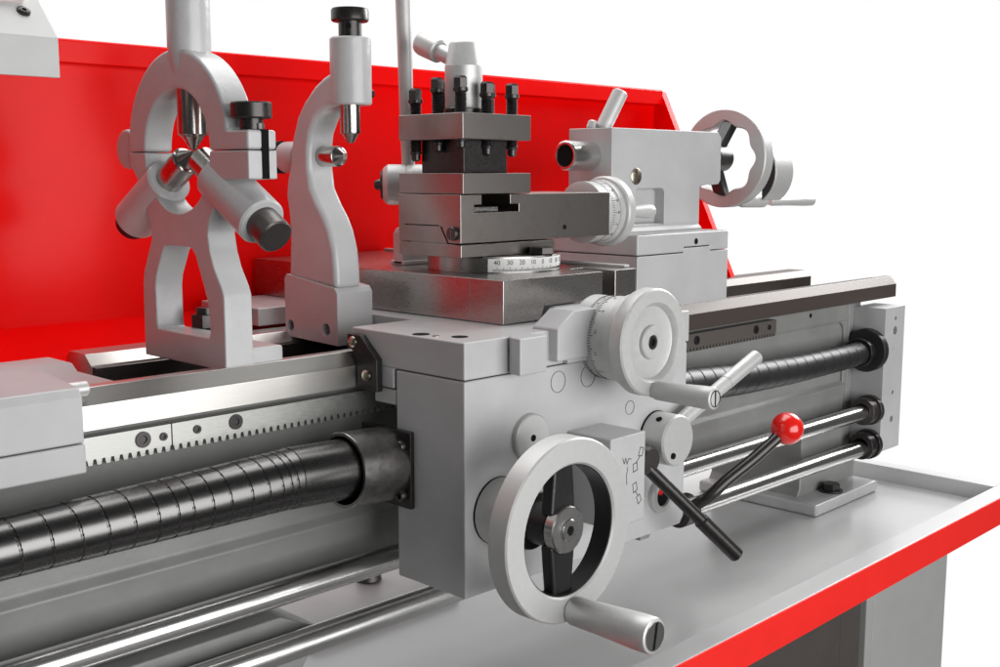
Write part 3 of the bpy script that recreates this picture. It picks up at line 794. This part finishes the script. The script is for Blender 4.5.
part('oil_plug', B().lathe((446, 176.4, 129), (0, -1, 0), [(0, 9.6), (1.0, 9.6), (1.6, 8.6), (1.6, .4)], 36).box(445, 447, 174.4, 175.4, 121, 137), BRASS, ts)
p0 = Vector((419, 205, 182)); p1 = Vector((442, 197, 226))
part('quill_lock_lever', B().cyl(p0, p1, 9.2, seg=32, c=2), CASTW, ts)
part('small_lock_lever', B().cyl((412, 216, 182), (416, 215, 192), 6.4, seg=24, c=2), CASTW, ts)
part('side_screw', B().cyl((418, 240, 124), (418, 246, 124), 8, seg=24, c=1), CASTW, ts)
# handwheel
O = (672, 208, 152)
sc8 = lambda i, a: (2.6 * math.cos(8 * a) if i in (0, 5, 6, 7) else 0)
hw = part('tailstock_handwheel', rim(O, (1, 0, 0), 64, 46, 20, 128, sc8), CAST, ts)
part('hub', B().cyl((618, 208, 152), (646, 208, 152), 15, seg=40).cyl((640, 208, 152), (672, 208, 152), 20, 17, seg=40), IRON, hw)
part('hub_collar', B().cyl((619.5, 208, 152), (640, 208, 152), 19, seg=40, c=1), CAST, hw)
for k in range(2):
    a = math.radians(97 + k * 180)
    u = Vector((0, math.cos(a), math.sin(a))); w_ = Vector((0, -math.sin(a), math.cos(a)))
    o_ = Vector((0, 208, 152))
    q0 = [o_ + u * 14 + w_ * s_ * 10 + Vector((x, 0, 0)) for s_, x in ((-1, 648), (1, 648), (1, 664), (-1, 664))]
    q1 = [o_ + u * 49 + w_ * s_ * 9 + Vector((x, 0, 0)) for s_, x in ((-1, 674), (1, 674), (1, 690), (-1, 690))]
    part('spoke', B().hexa(q0, q1), IRON, hw, 3, 3)
part('handle_sleeve', grip((690, 190, 96), (1, 0, 0), 56, 8, 9), CASTW, hw)
part('crank_plate', B().prism(circ(204, 134, 46.5, 30, PI * .70, PI * 1.30), 'x', 722, 766), CAST, hw, 1.2, 2)
part('crank_face', B().prism(circ(204, 134, 44.5, 30, PI * .70, PI * 1.30), 'x', 721.2, 721.9), BLACKP, hw)
part('crank_handle', grip((764, 190, 94), (1, 0, 0), 112, 5.4, 7.2), CASTW, hw)

# =================================================================== CHUCK GUARD
cg = thing('chuck_guard', 'pale grey sheet metal chuck guard at the top left corner', 'guard', (-330, 150, 196))
b = B().prism([(120, 196), (120, 222), (148, 250.5), (190, 292), (192, 291), (150, 249), (122, 221.2), (122, 196)], 'x', -520, -261)
part('front_sheet', b, GUARD, cg, .5)
b = B().prism([(122.2, 196.3), (122.2, 221), (150, 249), (192, 291), (204, 291), (162, 249), (136, 222), (128, 196.3)], 'x', -264, -262)
part('end_sheet', b, GUARD, cg)
q = B(); n_ = Vector((0, -.71, .70)); c_ = Vector((-276, 137.4, 239.3))
q.lathe(c_, n_, [(0, 4.6), (1.6, 4.4), (2.4, 3), (2.4, 1.6), (1, 1.4)], 20)
part('cover_screw', q, OXIDE, cg)
b = B().cyl((-360, 145, 250.5), (-272, 145, 250.5), 5, seg=24, c=2).box(-360, -273, 145, 156, 249, 263)
part('window_edge', b, PLASTIC, cg, 1.5, 3)

# =================================================================== LIGHT
def lamp(name, loc, target, energy, sx, sy, col=(1, 1, 1)):
    l = bpy.data.lights.new(name, 'AREA'); l.shape = 'RECTANGLE'; l.size = sx; l.size_y = sy; l.energy = energy; l.color = col
    o = bpy.data.objects.new(name, l); COL.objects.link(o)
    o.location = loc
    o.rotation_euler = (Vector(target) - Vector(loc)).to_track_quat('-Z', 'Y').to_euler()
    return o
lamp('softbox', (2.5, .10, 1.10), (.40, .10, -.1), 44, 1.1, 1.0)
lamp('overhead_softbox', (.55, .72, 1.9), (.50, .5, 0), 40, 2.0, 1.6)
lamp('front_card', (.12, -1.95, .05), (.05, .1, .0), 47, 2.2, 1.3)

w = bpy.data.worlds.new('World'); sc.world = w; w.use_nodes = True
nt = w.node_tree; bg = nt.nodes['Background']
tcn = nt.nodes.new('ShaderNodeTexCoord')
dot = nt.nodes.new('ShaderNodeVectorMath'); dot.operation = 'DOT_PRODUCT'
dv = Vector((.32, .95, .05)).normalized(); dot.inputs[1].default_value = dv
nt.links.new(tcn.outputs['Generated'], dot.inputs[0])
cr_ = ramp(nt, dot.outputs['Value'], [(0.0, (.06, .06, .06)), (.28, (.24, .24, .24)), (.55, (1.0, 1.0, 1.0))])
nt.links.new(cr_, bg.inputs['Color']); bg.inputs['Strength'].default_value = 1.0

# =================================================================== CAMERA
yaw, pit = .79815, .13882
d = Vector((math.sin(yaw) * math.cos(pit), math.cos(yaw) * math.cos(pit), -math.sin(pit)))
rt = Vector((math.cos(yaw), -math.sin(yaw), 0)); up_ = rt.cross(d)
cam = bpy.data.cameras.new('Camera'); co = bpy.data.objects.new('Camera', cam); COL.objects.link(co)
M = Matrix((rt, up_, -d)).transposed().to_4x4(); M.translation = Vector((-617.8, -641.6, 132.1)) * S
co.matrix_world = M
cam.sensor_width = 36; cam.lens = 1143.8 / 1000 * 36; cam.clip_start = .02; cam.clip_end = 50
sc.camera = co
sc.view_settings.view_transform = 'Standard'; sc.view_settings.look = 'None'
sc.view_settings.exposure = 0; sc.view_settings.gamma = 1
